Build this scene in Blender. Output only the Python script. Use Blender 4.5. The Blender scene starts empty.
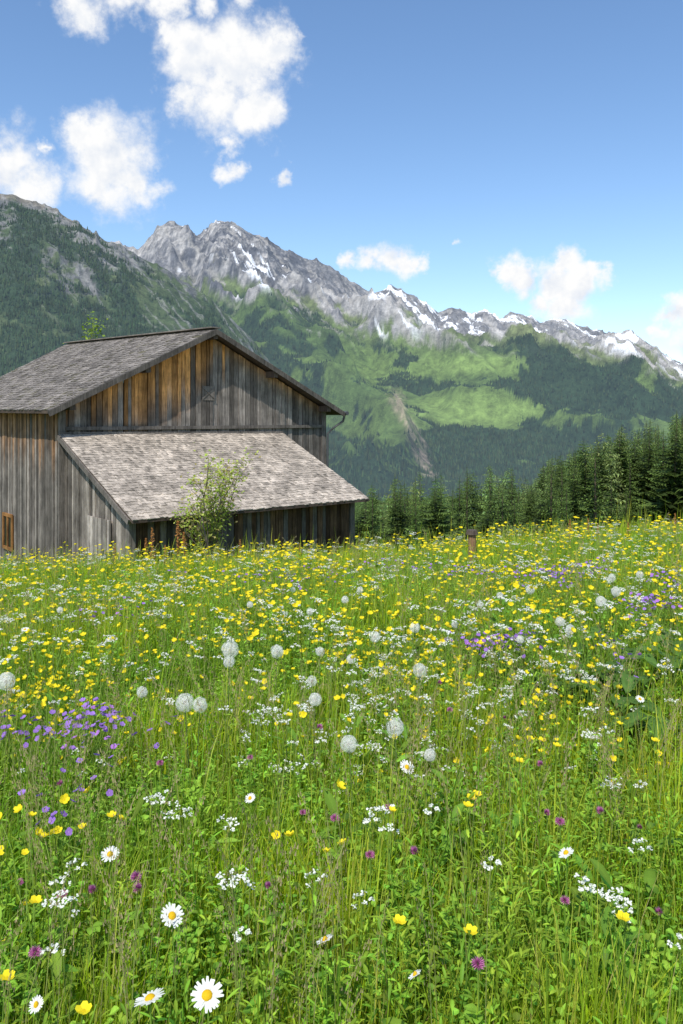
import bpy, math, random
import numpy as np
from mathutils import Vector, Matrix
random.seed(5)
rng = np.random.default_rng(11)
scene = bpy.context.scene
COL = scene.collection
EYE = 1.6
HZ = 417.0
F = 800.0

# ------------------------------------------------------------------ noise
_perm = np.random.default_rng(3).permutation(1024)
_ang = np.random.default_rng(4).uniform(0, 2*np.pi, 1024)
_gx, _gy = np.cos(_ang), np.sin(_ang)
def pn(x, y, seed=0):
    x = np.asarray(x, float); y = np.asarray(y, float)
    xi = np.floor(x).astype(np.int64); yi = np.floor(y).astype(np.int64)
    xf = x-xi; yf = y-yi
    def g(ix, iy, dx, dy):
        h = _perm[(_perm[(ix+seed*57) & 1023]+iy) & 1023]
        return _gx[h]*dx+_gy[h]*dy
    u = xf*xf*xf*(xf*(xf*6-15)+10); v = yf*yf*yf*(yf*(yf*6-15)+10)
    a = g(xi, yi, xf, yf); b = g(xi+1, yi, xf-1, yf)
    c = g(xi, yi+1, xf, yf-1); d = g(xi+1, yi+1, xf-1, yf-1)
    return ((a*(1-u)+b*u)*(1-v)+(c*(1-u)+d*u)*v)*1.5
def fbm(x, y, o=5, gain=.5, seed=0):
    s = 0; a = 1; t = 0
    for i in range(o):
        s = s+a*pn(x*2.03**i+i*7.3, y*2.03**i-i*3.1, seed+i); t += a; a *= gain
    return s/t
def ridged(x, y, o=5, gain=.5, seed=0):
    s = 0; a = 1; t = 0; w = 1
    for i in range(o):
        n = 1-np.abs(pn(x*2.07**i+i*5.3, y*2.07**i+i*9.1, seed+i))*1.7
        n = np.clip(n, 0, 1)**2*w; w = np.clip(n*1.6, 0.1, 1)
        s = s+a*n; t += a; a *= gain
    return s/t
def ss(t):
    t = np.clip(t, 0, 1); return t*t*(3-2*t)
def lerp(a, b, t): return a+(b-a)*t
def bump2(P, SY, cx, cy, sx, sy): return np.exp(-(((P-cx)/sx)**2+((SY-cy)/sy)**2))

# ------------------------------------------------------------------ ground height
def gz(X, Y):
    X = np.asarray(X, float); Y = np.asarray(Y, float)
    k = .0037-.0010*ss((X-.8)/8)
    z = -(.04*np.clip(Y, -12, 30)+k*np.clip(Y, 0, 30)**2)
    z = z-.256*np.clip(Y-30, 0, 600)
    z = z+np.where(X > 0, .048, .03)*20*np.tanh(X/20)
    z = z+29*ss(X/90)*ss((Y-30)/120)*(1-ss((Y-350)/300))
    z = z+.05*pn(X/1.9, Y/1.9, 3)+.13*pn(X/6, Y/6, 8)
    return z
def site(px, py, h):
    a = (px-341.5)/F
    Y = np.linspace(.9, 26, 1500)
    f = EYE-(py-HZ)/F*Y-gz(a*Y, Y)-h
    i = np.argmax(f < 0)
    if f[i] >= 0: i = 1100
    return a*Y[i], Y[i], float(gz(a*Y[i], Y[i]))

# ------------------------------------------------------------------ mesh helper
class MB:
    def __init__(s): s.V = []; s.F = []; s.C = []; s.M = []; s.n = 0
    def add(s, V, Fc, C, m=0):
        V = np.asarray(V, float).reshape(-1, 3)
        C = np.asarray(C, float)
        if C.ndim == 1: C = np.tile(C, (len(V), 1))
        s.V.append(V); s.C.append(C)
        for f in Fc: s.F.append(tuple(i+s.n for i in f)); s.M.append(m)
        s.n += len(V)
    def arrays(s):
        V = np.concatenate(s.V); C = np.concatenate(s.C)
        L = np.array([i for f in s.F for i in f], np.int32)
        T = np.array([len(f) for f in s.F], np.int32)
        return V, L, T, C, np.array(s.M, np.int32)
    def mesh(s, name, mats, smooth=False, off=(0, 0, 0)):
        V, L, T, C, M = s.arrays()
        return make_mesh(name, V-np.array(off), L, T, C, mats, M, smooth)
def make_mesh(name, V, L, T, C, mats, M=None, smooth=False):
    me = bpy.data.meshes.new(name)
    me.vertices.add(len(V)); me.vertices.foreach_set("co", V.astype(np.float32).ravel())
    me.loops.add(len(L)); me.loops.foreach_set("vertex_index", L.astype(np.int32))
    me.polygons.add(len(T))
    st = np.concatenate([[0], np.cumsum(T)[:-1]]).astype(np.int32)
    me.polygons.foreach_set("loop_start", st)
    for m in mats: me.materials.append(m)
    if M is not None and len(mats) > 1: me.polygons.foreach_set("material_index", M)
    me.update(calc_edges=True)
    if C is not None:
        at = me.color_attributes.new("Col", 'FLOAT_COLOR', 'POINT')
        c4 = np.ones((len(V), 4), np.float32); c4[:, :3] = C
        at.data.foreach_set("color", c4.ravel())
    me.polygons.foreach_set("use_smooth", np.full(len(T), bool(smooth)))
    return me
def scatter_mesh(name, mb, P, rot, scl, mats, cmul=None, tilt=None, smooth=False):
    V, L, T, C, M = mb.arrays(); N = len(P); n = len(V)
    c, s_ = np.cos(rot)[:, None], np.sin(rot)[:, None]
    x = V[None, :, 0]*c-V[None, :, 1]*s_; y = V[None, :, 0]*s_+V[None, :, 1]*c
    z = np.repeat(V[None, :, 2], N, 0)
    if tilt is not None:
        x = x+z*tilt[:, 0:1]; y = y+z*tilt[:, 1:2]
    W = np.stack([x, y, z], -1)*scl[:, None, None]+P[:, None, :]
    LL = (L[None, :]+(np.arange(N)*n)[:, None]).ravel()
    CC = np.repeat(C[None], N, 0)
    if cmul is not None: CC = CC*cmul[:, None, :]
    return make_mesh(name, W.reshape(-1, 3), LL, np.tile(T, N), CC.reshape(-1, 3), mats, np.tile(M, N), smooth)
def put(name, mesh, loc=(0, 0, 0), rz=0, sc=1, parent=None, **props):
    o = bpy.data.objects.new(name, mesh)
    o.location = loc; o.rotation_euler = (0, 0, rz)
    o.scale = (sc, sc, sc) if not isinstance(sc, tuple) else sc
    COL.objects.link(o)
    if parent: o.parent = parent
    for k, v in props.items(): o[k] = v
    return o
def frame(nrm):
    n = Vector(nrm).normalized()
    a = n.orthogonal().normalized(); b = n.cross(a)
    return np.array(a), np.array(b), np.array(n)
def tube(mb, pts, r0, r1, col, sides=4, m=0, cap=False):
    pts = [np.array(p, float) for p in pts]; n = len(pts); V = []
    for i, p in enumerate(pts):
        d = pts[min(i+1, n-1)]-pts[max(i-1, 0)]
        a, b, _ = frame(d); r = r0+(r1-r0)*i/(n-1)
        for k in range(sides):
            t = 2*math.pi*k/sides
            V.append(p+(a*math.cos(t)+b*math.sin(t))*r)
    Fc = []
    for i in range(n-1):
        for k in range(sides):
            k2 = (k+1) % sides
            Fc.append((i*sides+k, i*sides+k2, (i+1)*sides+k2, (i+1)*sides+k))
    if cap:
        Fc.append(tuple(range(sides))); Fc.append(tuple((n-1)*sides+k for k in range(sides)))
    mb.add(V, Fc, col, m)
def box(mb, p0, p1, col, m=0):
    x0, y0, z0 = p0; x1, y1, z1 = p1
    V = [(x0, y0, z0), (x1, y0, z0), (x1, y1, z0), (x0, y1, z0), (x0, y0, z1), (x1, y0, z1), (x1, y1, z1), (x0, y1, z1)]
    mb.add(V, [(0, 3, 2, 1), (4, 5, 6, 7), (0, 1, 5, 4), (1, 2, 6, 5), (2, 3, 7, 6), (3, 0, 4, 7)], col, m)
def beam(mb, A, B, w, h, col, m=0):
    A = np.array(A, float); B = np.array(B, float); d = B-A; d /= np.linalg.norm(d)
    up = np.array([0, 0, 1.]); s = np.cross(d, up)
    if np.linalg.norm(s) < 1e-3: s = np.array([1., 0, 0])
    s /= np.linalg.norm(s); u = np.cross(s, d)
    V = []
    for P in (A, B):
        for a, b in ((-1, -1), (1, -1), (1, 1), (-1, 1)): V.append(P+s*a*w/2+u*b*h/2)
    mb.add(V, [(0, 1, 2, 3), (7, 6, 5, 4), (0, 4, 5, 1), (1, 5, 6, 2), (2, 6, 7, 3), (3, 7, 4, 0)], col, m)

# ------------------------------------------------------------------ materials
def new_mat(name):
    m = bpy.data.materials.new(name); m.use_nodes = True
    nt = m.node_tree; nt.nodes.clear()
    return m, nt, nt.nodes, nt.links
def plant_mat(name, transl=.35, rough=.55, spec=.25, tcol=(1.3, 1.25, .6)):
    m, nt, N, Lk = new_mat(name)
    at = N.new('ShaderNodeAttribute'); at.attribute_name = 'Col'
    pr = N.new('ShaderNodeBsdfPrincipled'); pr.inputs['Roughness'].default_value = rough
    pr.inputs['Specular IOR Level'].default_value = spec
    tr = N.new('ShaderNodeBsdfTranslucent'); mx = N.new('ShaderNodeMixShader')
    mul = N.new('ShaderNodeMix'); mul.data_type = 'RGBA'; mul.blend_type = 'MULTIPLY'
    mul.inputs[0].default_value = 1; mul.inputs[7].default_value = (*tcol, 1)
    mul.clamp_result = False
    Lk.new(at.outputs['Color'], pr.inputs['Base Color'])
    Lk.new(at.outputs['Color'], mul.inputs[6]); Lk.new(mul.outputs[2], tr.inputs['Color'])
    mx.inputs[0].default_value = transl
    Lk.new(pr.outputs[0], mx.inputs[1]); Lk.new(tr.outputs[0], mx.inputs[2])
    out = N.new('ShaderNodeOutputMaterial'); Lk.new(mx.outputs[0], out.inputs[0])
    return m
M_GRASS = plant_mat("grass_blade", .5, .55, .10, (1.4, 1.30, .45))
M_LEAF = plant_mat("herb_leaf", .42, .5, .15, (1.4, 1.35, .5))
M_PETAL = plant_mat("petal", .35, .6, .1, (1, 1, 1))
M_FLUFF = plant_mat("seed_fluff", .5, .9, .0, (1, 1, 1))
M_NEEDLE = plant_mat("spruce_needles", .2, .7, .12, (1.2, 1.2, .7))
def wood_mat(name, grain=(18, 18, 1.0), rough=.85, contrast=.9, bump=.5):
    m, nt, N, Lk = new_mat(name)
    at = N.new('ShaderNodeAttribute'); at.attribute_name = 'Col'
    tc = N.new('ShaderNodeTexCoord'); mp = N.new('ShaderNodeMapping'); mp.inputs['Scale'].default_value = grain
    n1 = N.new('ShaderNodeTexNoise'); n1.inputs['Scale'].default_value = 2.5; n1.inputs['Detail'].default_value = 7
    n1.inputs['Roughness'].default_value = .7
    n2 = N.new('ShaderNodeTexNoise'); n2.inputs['Scale'].default_value = 1.7; n2.inputs['Detail'].default_value = 5; n2.inputs['Roughness'].default_value = .65
    Lk.new(tc.outputs['Object'], mp.inputs[0]); Lk.new(mp.outputs[0], n1.inputs['Vector']); Lk.new(tc.outputs['Object'], n2.inputs['Vector'])
    r = N.new('ShaderNodeMapRange'); r.inputs[1].default_value = .3; r.inputs[2].default_value = .7
    r.inputs[3].default_value = 1-contrast*.65; r.inputs[4].default_value = 1+contrast*.5
    Lk.new(n1.outputs[0], r.inputs[0])
    r2 = N.new('ShaderNodeMapRange'); r2.inputs[1].default_value = .35; r2.inputs[2].default_value = .65
    r2.inputs[3].default_value = .65; r2.inputs[4].default_value = 1.25
    Lk.new(n2.outputs[0], r2.inputs[0])
    mu = N.new('ShaderNodeMath'); mu.operation = 'MULTIPLY'; Lk.new(r.outputs[0], mu.inputs[0]); Lk.new(r2.outputs[0], mu.inputs[1])
    vm = N.new('ShaderNodeVectorMath'); vm.operation = 'SCALE'
    Lk.new(at.outputs['Color'], vm.inputs[0]); Lk.new(mu.outputs[0], vm.inputs['Scale'])
    pr = N.new('ShaderNodeBsdfPrincipled'); pr.inputs['Roughness'].default_value = rough
    pr.inputs['Specular IOR Level'].default_value = .15
    Lk.new(vm.outputs[0], pr.inputs['Base Color'])
    bp = N.new('ShaderNodeBump'); bp.inputs['Strength'].default_value = bump; bp.inputs['Distance'].default_value = .02
    Lk.new(n1.outputs[0], bp.inputs['Height']); Lk.new(bp.outputs[0], pr.inputs['Normal'])
    out = N.new('ShaderNodeOutputMaterial'); Lk.new(pr.outputs[0], out.inputs[0])
    return m
M_WOOD = wood_mat("weathered_boards", (18, 18, 1.0), .85, 1.1)
M_SHING = wood_mat("wood_shingles", (9, 9, 9), .9, .6)
M_BARK = wood_mat("bark", (6, 6, 2), .9, .7)
def metal_mat():
    m, nt, N, Lk = new_mat("zinc_metal")
    n = N.new('ShaderNodeTexNoise'); n.inputs['Scale'].default_value = 9
    cr = N.new('ShaderNodeValToRGB'); cr.color_ramp.elements[0].color = (.05, .05, .055, 1); cr.color_ramp.elements[1].color = (.16, .16, .17, 1)
    pr = N.new('ShaderNodeBsdfPrincipled'); pr.inputs['Metallic'].default_value = .6; pr.inputs['Roughness'].default_value = .5
    Lk.new(n.outputs[0], cr.inputs[0]); Lk.new(cr.outputs[0], pr.inputs['Base Color'])
    out = N.new('ShaderNodeOutputMaterial'); Lk.new(pr.outputs[0], out.inputs[0]); return m
M_METAL = metal_mat()
def glass_mat():
    m, nt, N, Lk = new_mat("dark_window_glass")
    n = N.new('ShaderNodeTexNoise'); n.inputs['Scale'].default_value = 3
    cr = N.new('ShaderNodeValToRGB'); cr.color_ramp.elements[0].color = (.004, .004, .005, 1); cr.color_ramp.elements[1].color = (.02, .02, .022, 1)
    pr = N.new('ShaderNodeBsdfPrincipled'); pr.inputs['Roughness'].default_value = .15
    Lk.new(n.outputs[0], cr.inputs[0]); Lk.new(cr.outputs[0], pr.inputs['Base Color'])
    out = N.new('ShaderNodeOutputMaterial'); Lk.new(pr.outputs[0], out.inputs[0]); return m
M_GLASS = glass_mat()
def terrain_mat(name, nscale, bumpd, haze_glow, hcol=(.36, .50, .74), lo=.62, hi=1.5):
    m, nt, N, Lk = new_mat(name)
    at = N.new('ShaderNodeAttribute'); at.attribute_name = 'Col'
    tc = N.new('ShaderNodeTexCoord')
    n1 = N.new('ShaderNodeTexNoise'); n1.inputs['Scale'].default_value = nscale; n1.inputs['Detail'].default_value = 8; n1.inputs['Roughness'].default_value = .75
    Lk.new(tc.outputs['Object'], n1.inputs['Vector'])
    r = N.new('ShaderNodeMapRange'); r.inputs[1].default_value = .36; r.inputs[2].default_value = .64; r.inputs[3].default_value = lo; r.inputs[4].default_value = hi
    Lk.new(n1.outputs[0], r.inputs[0])
    vm = N.new('ShaderNodeVectorMath'); vm.operation = 'SCALE'
    Lk.new(at.outputs['Color'], vm.inputs[0]); Lk.new(r.outputs[0], vm.inputs['Scale'])
    pr = N.new('ShaderNodeBsdfPrincipled'); pr.inputs['Roughness'].default_value = .95; pr.inputs['Specular IOR Level'].default_value = .05
    Lk.new(vm.outputs[0], pr.inputs['Base Color'])
    bp = N.new('ShaderNodeBump'); bp.inputs['Strength'].default_value = 1.0; bp.inputs['Distance'].default_value = bumpd
    Lk.new(n1.outputs[0], bp.inputs['Height']); Lk.new(bp.outputs[0], pr.inputs['Normal'])
    pr.inputs['Emission Color'].default_value = (*hcol, 1); pr.inputs['Emission Strength'].default_value = haze_glow  # constant blue glow painted onto the terrain stands in for aerial haze
    out = N.new('ShaderNodeOutputMaterial'); Lk.new(pr.outputs[0], out.inputs[0])
    return m
M_GROUND = terrain_mat("meadow_soil", 1.5, .05, 0)
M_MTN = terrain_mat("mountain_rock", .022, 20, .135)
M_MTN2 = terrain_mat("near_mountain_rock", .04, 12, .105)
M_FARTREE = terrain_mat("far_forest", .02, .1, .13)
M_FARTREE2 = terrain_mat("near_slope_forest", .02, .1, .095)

# ------------------------------------------------------------------ ground sheet
ag = np.linspace(-1.6, 1.6, 420)
yg = np.concatenate([np.linspace(-10, 34, 240), 34*np.exp(np.linspace(0.015, math.log(1700/34), 170))])
A, YY = np.meshgrid(ag, yg); XX = A*(YY+13); ZZ = gz(XX, YY)
n_ = fbm(XX/3, YY/3, 4)
forest = ss((YY-75)/30)
c1 = np.array([.07, .11, .015]); c2 = np.array([.12, .18, .025]); c3 = np.array([.05, .085, .022])
Cg = lerp(c1, c2, ss(n_*.8+.5)[..., None]); Cg = lerp(Cg, np.array([.15, .22, .04]), ss((YY-28)/10)[..., None]); Cg = lerp(Cg, c3, forest[..., None])
def grid_mesh(name, X, Y, Z, C, mats, smooth=True):
    r, c = X.shape; idx = np.arange(r*c).reshape(r, c)
    q = np.stack([idx[:-1, :-1], idx[:-1, 1:], idx[1:, 1:], idx[1:, :-1]], -1).reshape(-1, 4)
    return make_mesh(name, np.stack([X, Y, Z], -1).reshape(-1, 3), q.ravel(), np.full(len(q), 4), C.reshape(-1, 3), mats, None, smooth)
put("ground", grid_mesh("ground", XX, YY, ZZ, Cg, [M_GROUND]), kind="structure", label="sloping alpine meadow ground falling toward the valley", category="ground")

# ------------------------------------------------------------------ mountains
def mountain(name, outline, yr0, yr1, Y0, zb, amp, style, mat, amin=-.72, amax=.72, nc=1150, nr=430, label=""):
    a = np.linspace(amin, amax, nc)
    px = 341.5+F*a
    op = np.array(outline, float)
    py = np.interp(px, op[:, 0], op[:, 1])
    Yr = yr0+(yr1-yr0)*(a+.43)/.86
    H = EYE+(HZ-py)/F*Yr
    H = H+(ridged(a*34+3, a*0+1.3, 6, .62, 21)-.35)*amp*.21*np.clip((H-zb)/900, .15, 1)
    v = np.concatenate([np.linspace(0, 1, nr)**.9, 1+np.linspace(.01, .3, 26)])
    Aq, Vq = np.meshgrid(a, v); Yq = Y0+(Yr[None]-Y0)*Vq
    Xq = Aq*Yq
    c = Xq*.80+Yq*.60; s = Xq*.60-Yq*.80
    wx = fbm(Xq/900, Yq/900, 3, .5, 31)*260
    sp = ridged((c+wx)/820, (s+wx)/2300, 6, .52, 41)
    sp2 = ridged((c+wx*.5)/190, s/520, 5, .60, 51)
    env = np.sin(np.pi*np.clip(Vq, 0, 1)**1.1)**.75
    Hn = (H-zb)[None]
    prof = np.clip(Vq, 0, 1)**style['g']
    z = zb+Hn*prof
    z = z+(sp-.42)*amp*1.9*env*np.clip(Hn/900, .25, 1.1)
    rough = .32+1.0*ss((Vq-.45)/.3)
    z = z+(sp2-.4)*amp*.46*(env*.8+.12)*np.clip(Hn/900, .25, 1.1)*np.where(Vq > 1, 0, 1)*rough
    z = z+fbm(Xq/55, Yq/55, 5, .65, 61)*amp*.14*np.clip(Vq*1.2, 0, 1)*np.where(Vq >= 1, .0, 1)*rough
    z = np.where(Vq > 1, z-(Vq-1)*Hn*2.2, z)
    u = (z-zb)/Hn
    C, fm = style['paint'](Xq, Yq, z, u, Aq, sp, sp2, c, s)
    me = grid_mesh(name, Xq, Yq, z, C, [mat])
    put("mountain", me, kind="structure", label=label, category="mountain")
    return Xq, Yq, z, fm, Vq, Aq
rock = np.array([.36, .345, .325]); rockd = np.array([.14, .14, .145]); green = np.array([.065, .105, .030]); green2 = np.array([.11, .165, .042])
forc = np.array([.022, .042, .020]); snowc = np.array([.80, .82, .85]); brown = np.array([.18, .16, .105])
def paint_main(X, Y, z, u, A, sp, sp2, c, s):
    P = 341.5+F*A; SY = HZ-(z-EYE)/Y*F
    n = fbm(X/420, Y/420, 5, .55, 71); n2 = fbm(X/120, Y/120, 5, .65, 75)
    n3 = fbm(X/35, Y/35, 4, .7, 77)
    g = lerp(green, green2, ss(n*1.2+.5)[..., None])
    g = lerp(g, brown, (ss((u-.44)/.3)*.4)[..., None])
    g = g*(1+n3*.5)[..., None]
    rk = lerp(rock, rockd, ss(.45+n2*1.2+(.45-sp)*1.2+n3*.8)[..., None])
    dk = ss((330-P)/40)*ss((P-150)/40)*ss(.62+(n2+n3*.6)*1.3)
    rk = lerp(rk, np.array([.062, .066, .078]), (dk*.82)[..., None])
    line = .56+n*.16+n2*.16-(sp2-.4)*.22
    line = line+.13*ss((P-400)/150)
    C = lerp(g, rk, ss((u-line)/.07)[..., None])
    st = fbm(c/38, s/520, 5, .65, 81)
    C = lerp(C, np.array([.28, .265, .24]), (ss((st-.14)/.08)*ss((u-.42)/.18)*.75)[..., None])
    ns = fbm(c/100, s/360, 4, .6, 91)+fbm(X/60, Y/60, 3, .6, 93)*.4
    thr = .34-.21*ss((P-320)/110)+.2*ss((215-P)/60)
    sn = ss((ns-thr)/.05)*ss((u-.68-n*.2)/.10)*ss((1.35-u)/.1)
    C = lerp(C, snowc, (sn*.94)[..., None])
    gs = fbm(c/44, s/900, 3, .55, 95)
    sn2 = ss((gs-.26)/.03)*ss((u-.52)/.06)*ss((.84-u)/.05)*ss((P-215)/25)*ss((430-P)/30)
    C = lerp(C, snowc, (sn2*.92)[..., None])
    fn = fbm(c/300, s/600, 5, .65, 101)+n2*.45+n3*.15
    bias = .05+.38*np.exp(-((P-575)/75)**2)+.25*bump2(P, SY, 470, 452, 50, 18)-.85*bump2(P, SY, 478, 410, 58, 17)-.65*bump2(P, SY, 478, 364, 52, 12)-.30*bump2(P, SY, 345, 362, 36, 20)+.12*ss((SY-430)/30)
    fm = ss((fn+bias)/.05)*ss((line-.02-u)/.10)*(1-ss((u-.60)/.08))
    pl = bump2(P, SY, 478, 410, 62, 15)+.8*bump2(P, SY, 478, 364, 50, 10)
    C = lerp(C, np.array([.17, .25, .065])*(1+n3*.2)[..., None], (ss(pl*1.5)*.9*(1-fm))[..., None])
    C = lerp(C, forc, (fm*.95)[..., None])
    tr = np.exp(-((P-(398+(SY-400)*.42+n2*16))/5.5)**2)*ss((SY-383)/18)*ss((484-SY)/10)*ss(.8+n3*2)
    C = lerp(C, np.array([.34, .27, .20]), (tr*.75)[..., None])
    return C, fm*(1-tr)
def paint_left(X, Y, z, u, A, sp, sp2, c, s):
    P = 341.5+F*A
    n = fbm(X/260, Y/260, 5, .55, 171); n2 = fbm(X/60, Y/60, 5, .7, 175)
    g = lerp(np.array([.050, .076, .032]), np.array([.085, .112, .046]), ss(n+.5+n2*.5)[..., None])
    rk = lerp(rock*.66, rockd*.85, ss(.5+n2*1.6+(.45-sp))[..., None])
    C = lerp(g, rk, (ss((u-.62+n*.3+n2*.7-.30*ss((P-90)/60))/.2)*.85)[..., None])
    C = lerp(C, np.array([.17, .14, .09]), (ss((u-.95)/.04)*.5*ss((95-P)/30))[..., None])
    st = fbm(c/22, s/360, 4, .65, 181)
    C = lerp(C, np.array([.23, .225, .215]), (ss((st-.14)/.08)*ss((u-.4)/.3)*.6)[..., None])
    fn = fbm(c/90, s/240, 5, .7, 201)+n2*.6
    fm = ss((fn+.48-u*.40-.22*ss((P-85)/70))/.14)*(1-ss((u-.94)/.05))
    C = lerp(C, forc*1.2, (fm*.85)[..., None])
    return C, fm
out_main = [(-400, 150), (-100, 190), (60, 240), (120, 246), (138, 247), (148, 238), (158, 226), (172, 221), (185, 224), (196, 234), (208, 230), (216, 219), (228, 221), (240, 225), (252, 232), (268, 238), (285, 250), (308, 257), (330, 264), (345, 277), (372, 291), (390, 286), (405, 292), (422, 300), (438, 311), (452, 305), (470, 312), (485, 309), (500, 317), (520, 312), (540, 321), (566, 317), (585, 327), (610, 333), (632, 330), (650, 343), (668, 356), (690, 368), (800, 400), (1000, 440)]
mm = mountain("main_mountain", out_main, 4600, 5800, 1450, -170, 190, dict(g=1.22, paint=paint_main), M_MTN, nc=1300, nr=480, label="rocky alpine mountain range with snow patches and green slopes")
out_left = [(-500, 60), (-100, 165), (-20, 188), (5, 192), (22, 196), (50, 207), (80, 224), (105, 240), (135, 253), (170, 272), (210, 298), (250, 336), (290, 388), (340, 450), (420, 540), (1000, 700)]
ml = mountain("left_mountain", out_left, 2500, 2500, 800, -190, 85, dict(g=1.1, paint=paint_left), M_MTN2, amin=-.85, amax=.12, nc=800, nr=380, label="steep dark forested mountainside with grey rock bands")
def far_forest(name, data, N, hmin, hmax, mat, label):
    Xq, Yq, z, fm, Vq, Aq = data
    w = (fm*(Vq < .97)*(np.abs(Aq) < .6)*Yq/Yq.max()).ravel(); w = np.where(w > .15, w, 0)
    cw = np.cumsum(w); cw /= cw[-1]
    i = np.searchsorted(cw, rng.random(N))
    P = np.stack([Xq.ravel()[i]+rng.normal(0, 7, N), Yq.ravel()[i]+rng.normal(0, 7, N), z.ravel()[i]-3], -1)
    mb = MB()
    V = [(0, 0, 1)]+[(math.cos(t)*.18, math.sin(t)*.18, .05) for t in np.linspace(0, 2*np.pi, 6)[:-1]]
    mb.add(V, [(0, 1+k, 1+(k+1) % 5) for k in range(5)], (.030, .052, .023))
    hs = rng.uniform(hmin, hmax, N); b = rng.uniform(.6, 1.5, N)
    cm = np.stack([b*rng.uniform(.85, 1.3, N), b, b*rng.uniform(.8, 1.1, N)], -1)
    put(name, scatter_mesh(name, mb, P, rng.random(N)*6, hs, [mat], cm), kind="stuff", label=label, category="forest")
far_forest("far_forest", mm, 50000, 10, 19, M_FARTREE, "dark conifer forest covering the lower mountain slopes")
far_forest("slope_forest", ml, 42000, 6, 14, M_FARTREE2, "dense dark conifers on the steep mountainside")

# ------------------------------------------------------------------ spruces
def spruce(seed, h=18.0, R=3.0, dens=1.0, pw=.78):
    r = random.Random(seed); cr = MB(); tk = MB()
    tube(tk, [(0, 0, -1), (0, 0, h*.5), (0, 0, h*.97)], .24, .02, (.11, .08, .06), 6)
    z = h*.05
    while z < h*.985:
        t = z/h; rad = R*(1-t)**pw*r.uniform(.68, 1.2)+.12
        nb = max(4, int((11*(1-t)+4)*dens)); ph = r.random()*6
        for k in range(nb):
            if r.random() < .10: continue
            an = ph+2*math.pi*k/nb+r.uniform(-.25, .25); L = rad*r.uniform(.55, 1.2)
            d = np.array([math.cos(an), math.sin(an), 0]); sd = np.array([-d[1], d[0], 0])
            zz = z+r.uniform(-.25, .25); dr = r.uniform(.15, .45)*L*(1-t*.7)
            base = np.array([.046, .080, .024])*r.uniform(.45, 1.7); tipc = base*np.array([2.3, 2.1, 1.5])
            def pt(q): return d*L*q+np.array([0, 0, zz-dr*math.sin(q*2.2)+.12*L*q*q])
            ns = max(2, int(L*2.6*dens))
            for j in range(ns):
                q = (j+.6)/ns; p = pt(q); wv = (L*.30*(1.15-q)*r.uniform(.7, 1.2)+.08)*(1 if dens == 1 else 1.5)
                hang = np.array([0, 0, -wv*r.uniform(.25, .8)])
                for sg in (-1, 1):
                    e = p+sd*sg*wv+d*wv*.55+hang
                    cr.add([p-d*.10*L, p+d*.10*L+np.array([0, 0, .03]), e], [(0, 1, 2)], np.array([base, base*1.2, tipc]))
            p = pt(.72); e = pt(1.05)
            cr.add([p+sd*.09*L, p-sd*.09*L, e], [(0, 1, 2)], np.array([base, base, tipc]))
        z += max(.22, .46*(1-t)+.16)/dens
    tube(cr, [(0, 0, h*.95), (0, 0, h*1.02)], .05, .015, (.05, .08, .03), 4)
    return cr, tk
SPR = []
for i, (h, R, pw) in enumerate([(18, 3.7, .78), (18, 3.1, .7), (18, 4.6, .6), (18, 2.6, .9), (18, 4.0, .5)]):
    cr, tk = spruce(100+i, h, R, 1.0, pw)
    cf = [1.0, 1.4, .75, 1.15, .95][i]; cr.C = [c*np.array([cf*1.05, cf, cf*.95]) for c in cr.C]
    V1, L1, T1, C1, M1 = cr.arrays(); V2, L2, T2, C2, M2 = tk.arrays()
    comb = make_mesh("spruce_tree", np.concatenate([V1, V2]), np.concatenate([L1, L2+len(V1)]), np.concatenate([T1, T2]), np.concatenate([C1, C2]), [M_NEEDLE, M_BARK], np.concatenate([M1, M2+1]))
    SPR.append((cr.mesh("crown", [M_NEEDLE]), tk.mesh("trunk", [M_BARK]), comb))
prof_px = [345, 360, 372, 385, 395, 410, 420, 430, 440, 455, 467, 480, 490, 500, 512, 520, 532, 545, 556, 568, 580, 590, 602, 612, 625, 636, 650, 662, 672, 690, 760, 900]
prof_py = [505, 495, 480, 490, 472, 480, 468, 484, 468, 480, 464, 474, 460, 470, 462, 474, 478, 460, 448, 450, 436, 442, 428, 434, 420, 428, 416, 422, 410, 408, 400, 396]
def top_line(px): return np.interp(px, prof_px, prof_py)
placed = []; cnt = 0
def try_tree(px, Y, h, kind, rr0=4.5, jit=12, wmul=1.0):
    global cnt
    X = (px-341.5)/F*Y; g = float(gz(X, Y)); ytop = HZ-(g+h-EYE)/Y*F; tl = float(top_line(px))+abs(random.gauss(0, jit))
    if ytop < tl:
        h2 = EYE+(HZ-tl)/F*Y-g
        if h2 < h*.35 or h2 < 4: return False
        h = h2
    for (a, b) in placed:
        if (a-X)**2+(b-Y)**2 < rr0: return False
    placed.append((X, Y)); cnt += 1
    if kind == 2: return (X, Y, g-.3, h)
    s = h/18; v = SPR[random.randrange(5)]; wd_ = wmul*random.uniform(.8, 1.4)*s*(1+.3*(h < 11)); lab = "dark green spruce tree at the edge of the meadow" if kind == 0 else "tall spruce in the forest on the hillside"
    if kind == 0:
        e = bpy.data.objects.new("spruce_tree", None); e.location = (X, Y, g-.3); e.rotation_euler = (0, 0, random.random()*6); e.scale = (wd_, wd_, s)
        COL.objects.link(e); e["label"] = lab; e["category"] = "tree"; e["group"] = "spruce trees behind the meadow"
        put("crown", v[0], parent=e); put("trunk", v[1], parent=e)
    else:
        put("spruce_tree", v[2], (X, Y, g-.3), random.random()*6, (wd_, wd_, s), label=lab, category="tree", group="spruce trees behind the meadow")
    return True
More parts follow.
